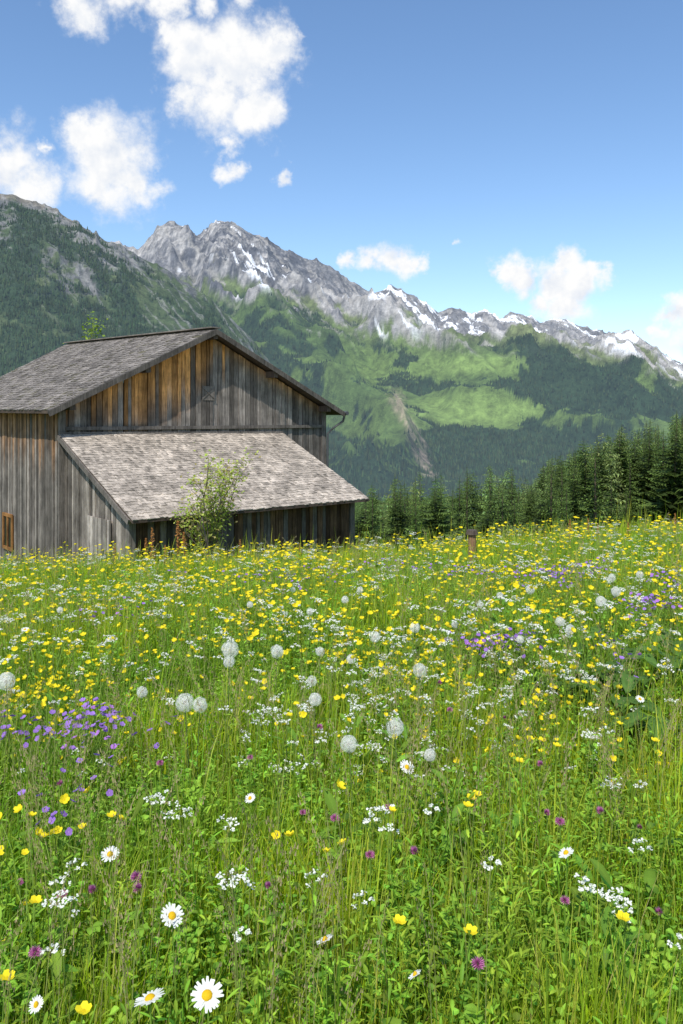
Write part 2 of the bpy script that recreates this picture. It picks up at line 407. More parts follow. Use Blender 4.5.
for px, Y in ((372, 82), (395, 88), (420, 84), (441, 90), (467, 95), (490, 92), (512, 100), (408, 70), (455, 78), (383, 66)):
    try_tree(px, Y, 30, 0, 1, 1.5, .95)
n = 0; tries = 0
while n < 24 and tries < 3000:
    tries += 1
    if try_tree(random.uniform(350, 440), random.uniform(48, 90), random.uniform(8, 16), 0, 5, 12): n += 1
n = 0; tries = 0
while n < 34 and tries < 4000:
    tries += 1
    if try_tree(random.uniform(420, 640), random.uniform(62, 115), random.uniform(4, 14), 0, 7, 22): n += 1
n = 0; tries = 0
while n < 228 and tries < 12000:
    tries += 1
    px = random.uniform(440, 730); Y = random.uniform(95, 270)
    if px < 520 and Y > 160: continue
    if try_tree(px, Y, random.uniform(9, 22), 1, 9, 9): n += 1
far = []; tries = 0
while len(far) < 1200 and tries < 30000:
    tries += 1
    px = random.uniform(350, 860); Y = random.uniform(100, 420)
    q = try_tree(px, Y, random.uniform(10, 24), 2, 6, 4)
    if q: far.append(q)
cr, tk = spruce(300, 1.0*18, 4.2, .55, .65)
far = np.array(far)
cr.V = [v/18 for v in cr.V]
bb = rng.uniform(.8, 2.2, len(far))
put("hillside_forest", scatter_mesh("hillside_forest", cr, far[:, :3], rng.random(len(far))*6, far[:, 3], [M_NEEDLE], np.stack([bb*rng.uniform(.9, 1.4, len(far)), bb, bb*1.3], -1)), kind="stuff", label="dense spruce forest covering the hillside", category="forest")  # lighter, bluer tint paints distance haze into these needles
print("TREES", cnt, len(far))

# ------------------------------------------------------------------ broadleaf plants
def broadleaf(seed, h, spread, nstem, leaves, lsize, cols, bare=.15, upz=.6, br_=.85):
    r = random.Random(seed); cr = MB(); tk = MB(); tips = []
    def grow(p, d, L, rad, lev):
        pts = [p]; q = p.copy(); dd = d.copy()
        for i in range(4):
            dd = dd+np.array([r.uniform(-.22, .22), r.uniform(-.22, .22), r.uniform(-.05, .16)]); dd /= np.linalg.norm(dd)
            q = q+dd*L/4; pts.append(q.copy())
            if lev >= 1: tips.append((q.copy(), lev))
        tube(tk, pts, rad, rad*.5, np.array([.17, .14, .11])*r.uniform(.8, 1.2), 5 if lev == 0 else 4)
        if lev < 3:
            for k in range(r.choice([3, 4]) if lev else 5):
                i = r.randint(1, 4); nd = dd+np.array([r.uniform(-1, 1), r.uniform(-1, 1), r.uniform(-.1, .7)])*br_; nd /= np.linalg.norm(nd)
                grow(pts[i], nd, L*r.uniform(.42, .65), rad*.5, lev+1)
    for k in range(nstem):
        an = 2*math.pi*k/nstem+r.random(); d = np.array([math.cos(an)*spread, math.sin(an)*spread, 1.]); d /= np.linalg.norm(d)
        grow(np.array([math.cos(an)*.06, math.sin(an)*.06, -.1]), d, h*r.uniform(.5, .72), h*.010+.004, 0)
    for k in range(leaves):
        p, lev = r.choice(tips)
        if r.random() < bare*(lev == 1): continue
        c = p+np.array([r.gauss(0, 1), r.gauss(0, 1), r.gauss(0, 1)])*lsize*1.3
        nrm = np.array([r.gauss(0, .6), r.gauss(-.3, .6), upz+r.random()]); a, b, nn = frame(nrm)
        t = r.random()*6.28; e1 = a*math.cos(t)+b*math.sin(t); e2 = -a*math.sin(t)+b*math.cos(t)
        L = lsize*r.uniform(.6, 1.25); w = L*.36; col = np.array(r.choice(cols))*r.uniform(.65, 1.35)
        cr.add([c-e1*L*.5, c+e2*w+nn*w*.3, c+e1*L*.5, c-e2*w+nn*w*.3], [(0, 1, 2), (0, 2, 3)], col)
    return cr, tk
def add_broadleaf(name, cr, tk, loc, label, cat, p2="stem"):
    e = bpy.data.objects.new(name, None); e.location = loc; COL.objects.link(e); e["label"] = label; e["category"] = cat
    put("crown", cr.mesh("crown", [M_LEAF]), parent=e); put(p2, tk.mesh(p2, [M_BARK]), parent=e)
cr, tk = broadleaf(9, 2.65, .24, 4, 2500, .082, [(.34, .44, .075), (.28, .38, .065), (.42, .47, .11), (.34, .29, .12)], .4, .6, .78)
add_broadleaf("shrub", cr, tk, (-2.95, 18.4, float(gz(-2.95, 18.4))), "small leafy light green shrub growing before the barn shed wall", "bush")
cr, tk = broadleaf(22, 15.0, .05, 3, 24000, .28, [(.22, .33, .05), (.29, .38, .06), (.17, .25, .04)], .1, .6, .5)
gg = float(gz(-12.5, 40))
V = np.concatenate(cr.V); zt = V[:, 2].max(); s_ = (EYE+(HZ-311)/F*40-gg)/zt
top = V[V[:, 2] > zt*.9]; cxy = top[:, :2].mean(0)*s_
cr.V = [v*s_ for v in cr.V]; tk.V = [v*s_ for v in tk.V]
add_broadleaf("broadleaf_tree", cr, tk, (-12.4-cxy[0], 40-cxy[1], gg), "light green leafy tree standing behind the barn", "tree", "trunk")

# ------------------------------------------------------------------ barn
BZ = -2.7
barn = bpy.data.objects.new("barn", None); barn.location = (-7.7, 22, BZ); barn.rotation_euler = (0, 0, math.radians(40)); COL.objects.link(barn)
barn["label"] = "old weathered wooden barn with shingled gable roof on meadow"; barn["category"] = "barn"
OFF = (0, 0, BZ)
br = random.Random(77)
G1 = np.array([.215, .190, .166]); OR = np.array([.62, .30, .10]); DK = np.array([.05, .038, .03]); BRN = np.array([.20, .12, .07])
def board_wall(mb, Mf, s0, s1, zb, ztop, colf, wmin=.10, wmax=.19):
    s = s0
    while s < s1-.02:
        w = min(br.uniform(wmin, wmax), s1-s); o = br.uniform(.008, .045); rb = br.uniform(.38, 1.35); rr = br.random()
        gap = br.choice([.004, .006, .012]); sa, sb = s+gap, s+w-gap; za, zc = ztop(sa), ztop(sb); bot = zb(s) if callable(zb) else zb
        K = max(2, int((max(za, zc)-bot)/.3)); V = []; C = []
        tilt = br.uniform(-.012, .012)
        for i in range(K+1):
            t = i/K
            for (q, out) in ((sa, -.01), (sa, o), (sb, o), (sb, -.01)):
                zt = za if q == sa else zc; z = bot+(zt-bot)*t
                V.append(Mf(q+tilt*(t-.5), out, z)); C.append(colf(s, z, rr)*rb)
        Fc = []
        for i in range(K):
            for k in range(3): Fc.append((i*4+k, i*4+k+1, i*4+4+k+1, i*4+4+k))
        Fc.append((K*4, K*4+1, K*4+2, K*4+3)); Fc.append((0, 3, 2, 1))
        mb.add(V, Fc, C); s += w
ZE, ZR, XR = 1.78, 4.30, 4.6
def rake(x): return (ZE+(ZR-ZE)*(x+.5)/5.1 if x < XR else ZR-(ZR-ZE)*(x-XR)/5.1)-.14
def cg(s, z, rr):
    zl = 1.3+max(0, s-2.6)*.62
    f = float(ss((z-zl+(rr-.5)*1.3)/1.3)); f *= .30+.70*(rr > .3)
    near = float(ss(1-(rake(s)-z)/.5))*.5
    f = max(f*(1 if s < 5.2 else .35), near)
    return G1*(1-f)+OR*f
mb = MB(); board_wall(mb, lambda s, o, z: (s, -o, z), 0, 9.2, -5, rake, cg)
box(mb, (.02, .04, -5), (9.18, .06, 1.6), DK)
mb.add([(.02, .05, 1.6), (9.18, .05, 1.6), (4.6, .05, 4.1)], [(0, 1, 2)], DK)
put("wall", mb.mesh("gable_wall", [M_WOOD], off=OFF), parent=barn, label="gable wall of grey and orange weathered vertical boards")
def cs(s, z, rr):
    f = float(ss((z-.1+(rr-.5)*1.2)/1.2))*.75*(rr > .15)
    return (G1*1.0)*(1-f)+(OR*.40+BRN*.4)*f
mb = MB(); board_wall(mb, lambda s, o, z: (-o, s, z), .0, 11.0, -5.5, lambda s: 1.85, cs)
box(mb, (.04, .02, -5.5), (.06, 10.98, 1.8), DK)
put("wall", mb.mesh("side_wall", [M_WOOD], off=OFF), parent=barn, label="long side wall of brown and grey boards")
mb = MB(); board_wall(mb, lambda s, o, z: (9.2+o, s, z), .0, 11.0, -6.5, lambda s: 1.85, cs)
board_wall(mb, lambda s, o, z: (s, 11.0+o, z), 0, 9.2, -7, rake, lambda s, z, r: G1)
put("wall", mb.mesh("rear_wall", [M_WOOD], off=OFF), parent=barn)
mb = MB()
for x in (0.0, 9.2): box(mb, (x-.09, -.075, -5), (x+.09, .02, rake(x)), G1*.7)
beam(mb, (0.1, -.07, 1.28), (9.1, -.07, 1.28), .06, .10, G1*.65)
put("beam", mb.mesh("frame_beams", [M_WOOD], off=OFF), parent=barn)
def patch(c00, c10, c01, c11):
    c00, c10, c01, c11 = map(lambda q: np.array(q, float), (c00, c10, c01, c11))
    return lambda u, v: (c00*(1-u)+c10*u)*(1-v)+(c01*(1-u)+c11*u)*v
def shingles(mb, P, Lu, Lv, row, wid, colf, th=.022):
    nv = int(Lv/row); nn = np.cross(P(1, 0)-P(0, 0), P(0, 1)-P(0, 0)); nn /= np.linalg.norm(nn)
    if nn[2] < 0: nn = -nn
    for j in range(nv):
        u = -br.random()*wid/Lu
        while u < 1:
            w = br.uniform(.55, 1.5)*wid/Lu; u0 = max(u, 0)+.003/Lu; u1 = min(u+w, 1)-.003/Lu; u += w
            if u1-u0 < .01/Lu: continue
            v0 = (j-br.uniform(-.12, .2))/nv; v1 = min((j+1.35)/nv, 1); t = th*br.uniform(.8, 2.4); c = colf(u0, v0)
            a, b, c_, d = P(u0, max(v0, -.004)), P(u1, max(v0, -.004)), P(u1, v1), P(u0, v1)
            V = [a, b, c_, d, a+nn*t, b+nn*t, c_+nn*.006, d+nn*.006]
            mb.add(V, [(4, 5, 6, 7), (0, 1, 5, 4), (0, 4, 7, 3), (1, 2, 6, 5)], c)
def roof_slab(mb, P, th, col, n=16):
    V = []; Fc = []; w = n+1
    for dz in (.012, th):
        for j in range(w):
            for i in range(w): V.append(P(i/n, j/n)-np.array([0, 0, dz]))
    o = w*w
    for j in range(n):
        for i in range(n):
            q = (j*w+i, j*w+i+1, (j+1)*w+i+1, (j+1)*w+i); Fc.append(q); Fc.append(tuple(k+o for k in reversed(q)))
    for i in range(n):
        for (a, b) in ((i, i+1), (n*w+i+1, n*w+i), ((i+1)*w, i*w), (i*w+n, (i+1)*w+n)): Fc.append((a, b, b+o, a+o))
    mb.add(V, Fc, col)
def rc(u, v):
    b = br.uniform(.6, 1.3); c = np.array([.225, .202, .180])*b
    if br.random() < .06: c = np.array([.13, .12, .08])
    return c
ZRB = ZR+.38
PL = patch((-.5, -.5, ZE), (-.5, 11.5, ZE+.1), (XR, -.5, ZR), (XR, 11.5, ZRB))
PR = patch((9.7, -.5, ZE), (9.7, 11.5, ZE+.1), (XR, -.5, ZR), (XR, 11.5, ZRB))
mb = MB(); roof_slab(mb, PL, .09, DK*1.6); roof_slab(mb, PR, .09, DK*1.6)
shingles(mb, PL, 12, 5.68, .17, .12, rc, .018); shingles(mb, PR, 12, 5.68, .19, .15, rc)
beam(mb, (XR-.07, -.52, ZR+.05), (XR-.07, 11.5, ZRB+.05), .2, .035, G1*.9)
beam(mb, (XR+.07, -.52, ZR+.04), (XR+.07, 11.5, ZRB+.04), .2, .035, G1*.8)
roof = put("roof", mb.mesh("roof", [M_SHING], off=OFF), parent=barn, label="dark grey wooden shingle gable roof")
mb = MB()
beam(mb, (-.55, -.54, ZE-.10), (XR+.01, -.54, ZR-.08), .05, .15, G1*.5)
beam(mb, (9.75, -.545, ZE-.10), (XR-.01, -.545, ZR-.08), .05, .15, G1*.5)
put("bargeboard", mb.mesh("bargeboard", [M_WOOD], off=OFF), parent=roof)
for x in (.12, 2.35, 4.6, 6.85, 9.08):
    mb = MB(); zz = rake(x)-.06
    beam(mb, (x, -.49, zz), (x, .3, zz), .16, .2, DK*2.2)
    put("purlin", mb.mesh("purlin", [M_WOOD], off=OFF), parent=roof)
mb = MB(); box(mb, (4.38, -.06, 2.12), (4.82, -.05, 2.56), G1*.95)
beam(mb, (4.38, -.070, 2.16), (4.82, -.070, 2.52), .012, .03, G1*.8); beam(mb, (4.38, -.078, 2.52), (4.82, -.078, 2.16), .012, .03, G1*.8)
put("hatch", mb.mesh("hatch", [M_WOOD], off=OFF), parent=barn, label="small board hatch with crossed braces in the gable")
LT, LE = 1.14, -.74
lean = bpy.data.objects.new("lean_to_shed", None); lean.parent = barn; COL.objects.link(lean); lean["label"] = "low shed with a sloping shingle roof on the gable side"
def lz(y): return LT+(LE-LT)*(-y)/4.5-.10
def cl(s, z, rr): return G1*(1.0 if rr > .3 else .7)*np.array([1.35, 1.33, 1.3])
mb = MB(); board_wall(mb, lambda s, o, z: (.12-o, -s, z), .03, 4.1, -4, lambda s: lz(-s), cl, .12, .22)
put("shed_side_wall", mb.mesh("shed_side_wall", [M_WOOD], off=OFF), parent=lean, label="light grey weathered board side wall")
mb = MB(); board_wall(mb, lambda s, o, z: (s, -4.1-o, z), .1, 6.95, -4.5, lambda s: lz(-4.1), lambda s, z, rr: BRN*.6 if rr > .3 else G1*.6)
board_wall(mb, lambda s, o, z: (6.95+o, -s, z), .03, 4.1, -5, lambda s: lz(-s), cl)
box(mb, (.03, -4.16, -4), (.2, -4.0, lz(-4.1)), G1*1.1); box(mb, (6.9, -4.16, -4), (7.07, -4.0, lz(-4.1)), G1*.6)
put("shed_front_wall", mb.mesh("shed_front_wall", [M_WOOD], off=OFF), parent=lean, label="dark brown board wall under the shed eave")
def rc2(u, v):
    b = br.uniform(.72, 1.25); c = np.array([.41, .355, .295])*b
    if br.random() < .06: c = c*.6
    return c
PS = patch((-.12, -4.65, LE-.04), (7.2, -4.65, LE-.02), (-.12, -.075, LT), (7.4, -.075, LT-.06))
mb = MB(); roof_slab(mb, PS, .07, DK*1.5); shingles(mb, PS, 7.4, 4.95, .14, .09, rc2, .013)
sr = put("shed_roof", mb.mesh("shed_roof", [M_SHING], off=OFF), parent=lean, label="pale sunlit grey wooden shingle shed roof")
mb = MB(); beam(mb, (-.14, -4.5, LE-.09), (-.14, -.1, LT-.09), .04, .13, G1*.7); beam(mb, (7.22, -4.5, LE-.08), (7.42, -.1, LT-.14), .04, .13, G1*.5)
beam(mb, (-.1, -.1, LT+.02), (7.4, -.1, LT-.04), .08, .05, G1*.8)
put("shed_trim", mb.mesh("shed_trim", [M_WOOD], off=OFF), parent=lean)
mb = MB(); board_wall(mb, lambda s, o, z: (.055-o, -s, z), 1.7, 3.1, -3.4, lambda s: -.95, lambda s, z, rr: G1*1.6, .13, .2)
dr = put("door", mb.mesh("door", [M_WOOD], off=OFF), parent=lean, label="pale grey plank door")
mb = MB(); tube(mb, [(0.0, -2.9, -1.7), (-.05, -2.9, -1.7), (-.05, -2.9, -1.85), (0, -2.9, -1.85)], .012, .012, (.1, .1, .1), 6)
put("handle", mb.mesh("handle", [M_METAL], off=OFF), parent=dr)
w = bpy.data.objects.new("window", None); w.parent = barn; COL.objects.link(w)
mb = MB(); box(mb, (-.055, 4.0, -2.5), (-.045, 4.75, -1.55), (.01, .01, .01))
put("window_pane", mb.mesh("window_pane", [M_GLASS], off=OFF), parent=w)
mb = MB()
for (a, b, c_, d) in ((3.9, 4.0, -2.6, -1.45), (4.75, 4.85, -2.6, -1.45), (4.0, 4.75, -2.6, -2.5), (4.0, 4.75, -1.55, -1.45), (4.35, 4.41, -2.5, -1.55)):
    box(mb, (-.09, a, c_), (-.04, b, d), OR*.45)
put("window_frame", mb.mesh("window_frame", [M_WOOD], off=OFF), parent=w)
mb = MB(); tube(mb, [(9.78, -.65, ZE-.05), (9.78, 5, ZE-.02), (9.78, 11.5, ZE+.03)], .07, .07, (.1, .1, .1), 8, cap=True)
gt = put("gutter", mb.mesh("gutter", [M_METAL], off=OFF), parent=barn)
mb = MB(); tube(mb, [(9.78, -.5, ZE-.1), (9.75, -.45, ZE-.32), (9.45, -.3, ZE-.55), (9.3, -.15, ZE-.75), (9.27, -.12, -4)], .04, .04, (.1, .1, .1), 8)
put("downpipe", mb.mesh("downpipe", [M_METAL], off=OFF), parent=barn)
mb = MB(); tube(mb, [(0, 0, -.4), (0.01, 0, .4), (0, .01, .78)], .07, .065, (.26, .15, .08), 8, cap=True); tube(mb, [(0, .01, .78), (0, .01, .86)], .10, .085, (.13, .10, .08), 8, cap=True)
yy = 13.0; x = (472-341.5)/F*yy; hh = EYE-(530-HZ)/F*yy-float(gz(x, yy))
put("fence_post", mb.mesh("fence_post", [M_WOOD]), (x, yy, float(gz(x, yy))), 0, (1, 1, hh/.86), label="short brown wooden post at the meadow edge", category="post")

# ------------------------------------------------------------------ meadow grass
def wedge(N, y0, y1, p, am=.62, clump=None):
    out = []
    tot = 0
    while tot < N:
        n = N*2; t = rng.random(n)
        Y = (y0**(1-p)+(y1**(1-p)-y0**(1-p))*t)**(1/(1-p)) if p != 1 else y0*(y1/y0)**t
        a = rng.uniform(-am, am, n); X = a*Y+rng.uniform(-.4, .4, n)
        if clump: 
            k = clump(X, Y) > rng.random(n); X = X[k]; Y = Y[k]
        out.append(np.stack([X, Y], -1)); tot += len(X)
    return np.concatenate(out)[:N]
def in_barn(X, Y):
    dx = X+7.7; dy = Y-22; c, s = math.cos(math.radians(40)), math.sin(math.radians(40))
    lx = dx*c+dy*s; ly = -dx*s+dy*c
    return (((lx > -.05) & (lx < 9.3) & (ly > -.1) & (ly < 11.2)) | ((lx > 0) & (lx < 7.1) & (ly > -4.2) & (ly < 0)))
def grass(name, N, y0, y1, p, hmin, hmax, wbase, label, palette, lean=.35, crest=0.0):
    XY = wedge(N, y0, y1, p, clump=lambda X, Y: .28+.72*ss(.55+1.8*fbm(X/.28, Y/.28, 3, .6, 115))); X, Y = XY[:, 0], XY[:, 1]; k = ~in_barn(X, Y); X = X[k]; Y = Y[k]; N = len(X)
    Z = gz(X, Y)
    cl = fbm(X/1.2, Y/1.2, 3, .6, 5); cl2 = fbm(X/4, Y/4, 3, .6, 15); cl3 = fbm(X/.35, Y/.35, 2, .6, 17)
    h = rng.uniform(hmin, hmax, N)*(1+.55*cl+.25*cl2+.35*cl3)*rng.uniform(.75, 1.1, N)*(1+crest*ss((Y-11)/6)*rng.random(N)**3)
    h = h*np.where(Y < 2.2, .72+.13*np.clip(Y-.2, 0, 2), 1)
    w = wbase*rng.uniform(.5, 1.7, N)*(1+Y/8)
    th = rng.uniform(0, 2*np.pi, N); bd = np.stack([np.cos(th), np.sin(th)], -1)*rng.uniform(.03, 1, N)[:, None]**1.4*lean+np.array([.05, .02])
    ph = rng.uniform(0, 2*np.pi, N); sd = np.stack([np.cos(ph), np.sin(ph)], -1)
    V = np.zeros((N, 7, 3)); C = np.zeros((N, 7, 3))
    pal = np.array(palette); pi = rng.integers(0, len(pal), N); base = pal[pi]*rng.uniform(.6, 1.3, N)[:, None]
    hue = ss(.55+cl2*1.2+cl*.6)[:, None]; base = base*lerp(np.array([.70, .88, .85]), np.array([1.20, 1.08, .85]), hue)
    dead = rng.random(N) < .03; base[dead] = np.array([.48, .42, .18])*rng.uniform(.6, 1.1, (dead.sum(), 1))
    for j, (s, wf) in enumerate(((0, .8), (.4, 1.0), (.75, .7), (1, 0))):
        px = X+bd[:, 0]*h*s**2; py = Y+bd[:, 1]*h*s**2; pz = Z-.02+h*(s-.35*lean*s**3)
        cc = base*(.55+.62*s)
        if j < 3:
            for q, sg in ((0, -1), (1, 1)):
                V[:, j*2+q, 0] = px+sd[:, 0]*w*wf*sg*.5; V[:, j*2+q, 1] = py+sd[:, 1]*w*wf*sg*.5; V[:, j*2+q, 2] = pz; C[:, j*2+q] = cc
        else:
            V[:, 6] = np.stack([px, py, pz], -1); C[:, 6] = cc
    b = (np.arange(N)*7)[:, None]
    L = np.concatenate([b+np.array([0, 1, 3, 2]), b+np.array([2, 3, 5, 4]), b+np.array([4, 5, 6])], 1).ravel()
    T = np.tile([4, 4, 3], N)
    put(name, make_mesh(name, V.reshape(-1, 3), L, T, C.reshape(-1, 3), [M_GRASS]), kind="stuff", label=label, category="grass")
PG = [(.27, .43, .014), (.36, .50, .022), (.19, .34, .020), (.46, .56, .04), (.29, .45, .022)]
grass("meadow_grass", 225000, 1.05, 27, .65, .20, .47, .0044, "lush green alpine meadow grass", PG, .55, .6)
grass("tall_grass", 42000, 1.2, 24, .7, .40, .62, .0024, "thin tall grass stalks standing above the meadow", [(.38, .50, .06), (.50, .54, .11), (.28, .44, .04)], .25, 1.0)

def leaf_tmpl(L, w, col, fold=.25, droop=.3):
    mb = MB(); V = []; C = []
    for i, (s, f) in enumerate(((0, .08), (.25, .8), (.55, 1), (.8, .65), (1, .05))):
        x = L*s; z = L*(.25*s-droop*s*s)
        for sg, zz in ((-1, fold*w*f), (0, 0), (1, fold*w*f)):
            V.append((x, sg*w*f, z+zz)); C.append(np.array(col)*(.85+.3*s)*(1.18 if sg == 0 else 1))
    Fc = []
    for i in range(4):
        for k in range(2): Fc.append((i*3+k, i*3+k+1, i*3+k+4, i*3+k+3))
    mb.add(V, Fc, C); return mb
def herb_tmpl(seed, n, L, w, h, col):
    r = random.Random(seed); mb = MB()
    for k in range(n):
        t = leaf_tmpl(L*r.uniform(.7, 1.2), w*r.uniform(.7, 1.2), np.array(col)*r.uniform(.6, 1.35), r.uniform(.1, .35), r.uniform(.1, .5))
        V = np.concatenate(t.V); an = r.random()*6.28; z0 = h*r.uniform(.35, 1)
        c, s = math.cos(an), math.sin(an); q = V.copy(); tl = r.uniform(-.4, .9)
        q[:, 0] = V[:, 0]*c-V[:, 1]*s; q[:, 1] = V[:, 0]*s+V[:, 1]*c; q[:, 2] = V[:, 2]+tl*V[:, 0]+z0
        o = r.uniform(0, .04); q[:, 0] += c*o; q[:, 1] += s*o
        mb.add(q, t.F, t.C[0])
    tube(mb, [(0, 0, 0), (r.uniform(-.02, .02), 0, h*.6), (0, r.uniform(-.03, .03), h)], .0022, .0014, np.array(col)*.9, 3)
    return mb
specs = [("clover_leaves", 5600, .015, .0085, 18, .29, (.19, .36, .04), .9, 1.1), ("feathery_leaves", 2600, .026, .0034, 26, .38, (.21, .37, .035), .8, 1.2), ("broad_herb_leaves", 520, .06, .014, 7, .30, (.17, .33, .04), .8, 1.4)]
for i, (nm, N, L, w_, n, h, col, p, ym) in enumerate(specs):
    tm = [herb_tmpl(50+i*5+q, n, L, w_, h, col) for q in range(3)]
    XY = wedge(N, ym, 12, p, clump=lambda X, Y: ss(.5+1.7*fbm(X/.7, Y/.7, 3, .6, 25+i))); P = np.column_stack([XY, gz(XY[:, 0], XY[:, 1])]); k = ~in_barn(P[:, 0], P[:, 1]); P = P[k]
    Vs = []; Ls = []; Ts = []; Cs = []; off = 0
    for q in range(3):
        Q = P[q::3]; n2 = len(Q); V, L_, T_, C_, M_ = tm[q].arrays()
        rot = rng.random(n2)*6.28; sc = rng.uniform(.6, 1.25, n2)*(1+Q[:, 1]/22); b = rng.uniform(.7, 1.35, n2); tl = rng.normal(0, .15, (n2, 2))
        c, s = np.cos(rot)[:, None], np.sin(rot)[:, None]
        zz = np.repeat(V[None, :, 2], n2, 0); x = V[None, :, 0]*c-V[None, :, 1]*s+zz*tl[:, :1]; y = V[None, :, 0]*s+V[None, :, 1]*c+zz*tl[:, 1:]
        W = np.stack([x, y, zz], -1)*sc[:, None, None]+Q[:, None, :]
        cm = np.stack([b*rng.uniform(.85, 1.3, n2), b, b], -1)
        Vs.append(W.reshape(-1, 3)); Ls.append((L_[None]+(np.arange(n2)*len(V))[:, None]+off).ravel()); Ts.append(np.tile(T_, n2)); Cs.append((C_[None]*cm[:, None, :]).reshape(-1, 3)); off += n2*len(V)
    put(nm, make_mesh(nm, np.concatenate(Vs), np.concatenate(Ls), np.concatenate(Ts), np.concatenate(Cs), [M_LEAF]), kind="stuff", label="dense green wildflower foliage between the grass", category="plants")

# ------------------------------------------------------------------ flowers
STEM = (.24, .38, .06)
def head(mb, c, nrm, r, npet, col, cup=.3, wid=1.0, ccol=None, cr=.25, inner=None):
    a, b, n = frame(nrm); c = np.array(c, float)
    for k in range(npet):
        t = 2*math.pi*k/npet+random.uniform(-.1, .1); d = a*math.cos(t)+b*math.sin(t); s = -a*math.sin(t)+b*math.cos(t)
        w = wid*math.pi*r/npet*.62; rr = r*random.uniform(.88, 1.08); V = []; C = []
        for q, f, up in ((.12, .35, 0), (.6, 1, cup*.45), (1, .5, cup)):
            for sg in (-1, 1): V.append(c+d*rr*q+s*w*f*sg+n*r*(up+random.uniform(-.04, .04))); C.append(np.array(col)*(.85+.2*q))
        mb.add(V, [(0, 1, 3, 2), (2, 3, 5, 4)], C)
    if ccol is not None:
        V = [c+n*r*.16]; 
        for k in range(8):
            t = 2*math.pi*k/8; V.append(c+(a*math.cos(t)+b*math.sin(t))*r*cr*.8+n*r*.13)
        for k in range(8):
            t = 2*math.pi*k/8; V.append(c+(a*math.cos(t)+b*math.sin(t))*r*cr+n*r*.02)
        Fc = [(0, 1+k, 1+(k+1) % 8) for k in range(8)]+[(1+k, 9+k, 9+(k+1) % 8, 1+(k+1) % 8) for k in range(8)]
        mb.add(V, Fc, ccol)
YEL = (.92, .76, .03)
def addleaves(mb, n, L, w, z0, dz, col=(.20, .36, .04)):
    for k in range(n):
        t = leaf_tmpl(L, w, col); V = np.concatenate(t.V); an = random.random()*6.28; q = V.copy(); q[:, 0] = V[:, 0]*math.cos(an)-V[:, 1]*math.sin(an); q[:, 1] = V[:, 0]*math.sin(an)+V[:, 1]*math.cos(an); q[:, 2] += z0+dz*k
        mb.add(q, t.F, t.C[0])
def buttercup(seed, nh):
    random.seed(seed); mb = MB(); H = .5
    tube(mb, [(0, 0, 0), (.01, 0, H*.5), (0, .01, H*.75)], .0018, .0014, STEM, 3)
    for k in range(nh):
        an = random.random()*6.28; L = random.uniform(.03, .12)*(nh > 1); e = np.array([math.cos(an)*L, math.sin(an)*L, H*random.uniform(.78, 1.12)]) if nh > 1 else np.array([.01, .01, H])
        tube(mb, [(0, .01, H*random.uniform(.5, .74)), e*np.array([.6, .6, .9]), e], .0013, .001, STEM, 3)
        head(mb, e, (random.gauss(0, .6), random.gauss(-.35, .6), 1), .0125*random.uniform(.7, 1.2), 5, YEL, .75, 1.4, (.7, .55, .02), .3)
    addleaves(mb, 3, .05, .004, .1, .07)
    return mb
BUT = [buttercup(s, n) for s, n in ((1, 2), (2, 2), (3, 3), (4, 1), (5, 1), (6, 4))]
BUTM = [b.mesh("buttercup", [M_PETAL]) for b in BUT]
random.seed(99)
GB = dict(category="flower", group="yellow buttercups in the meadow")
yl = [(397, 925), (467, 935), (619, 922), (575, 682), (557, 748), (540, 741), (518, 762), (530, 741), (470, 800), (469, 808), (295, 705), (288, 717), (5, 980), (80, 1015), (35, 905), (475, 797), (583, 684), (250, 700), (262, 690), (655, 742)]
for (px, py) in yl:
    x, y, g = site(px, py, .5)
    put("buttercup", BUTM[3], (x-.01, y-.01, g), random.uniform(-.5, .5), (1.4, 1.4, 1.0), label="yellow buttercup flower in the green grass", **GB)
def yclump(X, Y): return (.04+.96*ss(.25+2.3*fbm(X/1.2, Y/1.2, 4, .7, 35)))*np.where(Y < 3.1, .04, np.where(Y < 4.3, .4, 1))
XY = wedge(3600, 2.0, 22, .75, .56, yclump); k = ~in_barn(XY[:, 0], XY[:, 1]); XY = XY[k]; XY = XY[np.argsort(XY[:, 1])]
Pz = np.column_stack([XY, gz(XY[:, 0], XY[:, 1])+rng.uniform(-.18, .14, len(XY))])
vis = np.abs(Pz[:, 0]/Pz[:, 1]) < .44
ind = np.where(vis)[0][:275]
for i in ind:
    s = random.uniform(.7, 1.25); put("buttercup", BUTM[random.randrange(6)], tuple(Pz[i]), random.random()*6.28, (s, s, min(s, 1.05)), label="yellow buttercup flower in the green grass", **GB)
rest = np.ones(len(Pz), bool); rest[ind] = False; R_ = Pz[rest]
def merged(name, tm, P, smin, smax, mat, label, cat="flowers", grow=26):
    grp = rng.integers(0, len(tm), len(P)); Vs = []; Ls = []; Ts = []; Cs = []; off = 0
    for gi, mb in enumerate(tm):
        Q = P[grp == gi]; N = len(Q)
        if N == 0: continue
        V, L, T, C, M = mb.arrays(); rot = rng.random(N)*6.28; sc = rng.uniform(smin, smax, N); c, s = np.cos(rot)[:, None], np.sin(rot)[:, None]
        hs = 1+Q[:, 1]/grow
        W = np.stack([(V[None, :, 0]*c-V[None, :, 1]*s)*(sc*hs)[:, None], (V[None, :, 0]*s+V[None, :, 1]*c)*(sc*hs)[:, None], V[None, :, 2]*sc[:, None]], -1)+Q[:, None, :]
        Vs.append(W.reshape(-1, 3)); Ls.append((L[None]+(np.arange(N)*len(V))[:, None]+off).ravel()); Ts.append(np.tile(T, N)); Cs.append(np.tile(C, (N, 1))); off += N*len(V)
    me = make_mesh(name, np.concatenate(Vs), np.concatenate(Ls), np.concatenate(Ts), np.concatenate(Cs), [mat])
    put(name, me, kind="stuff", label=label, category=cat)
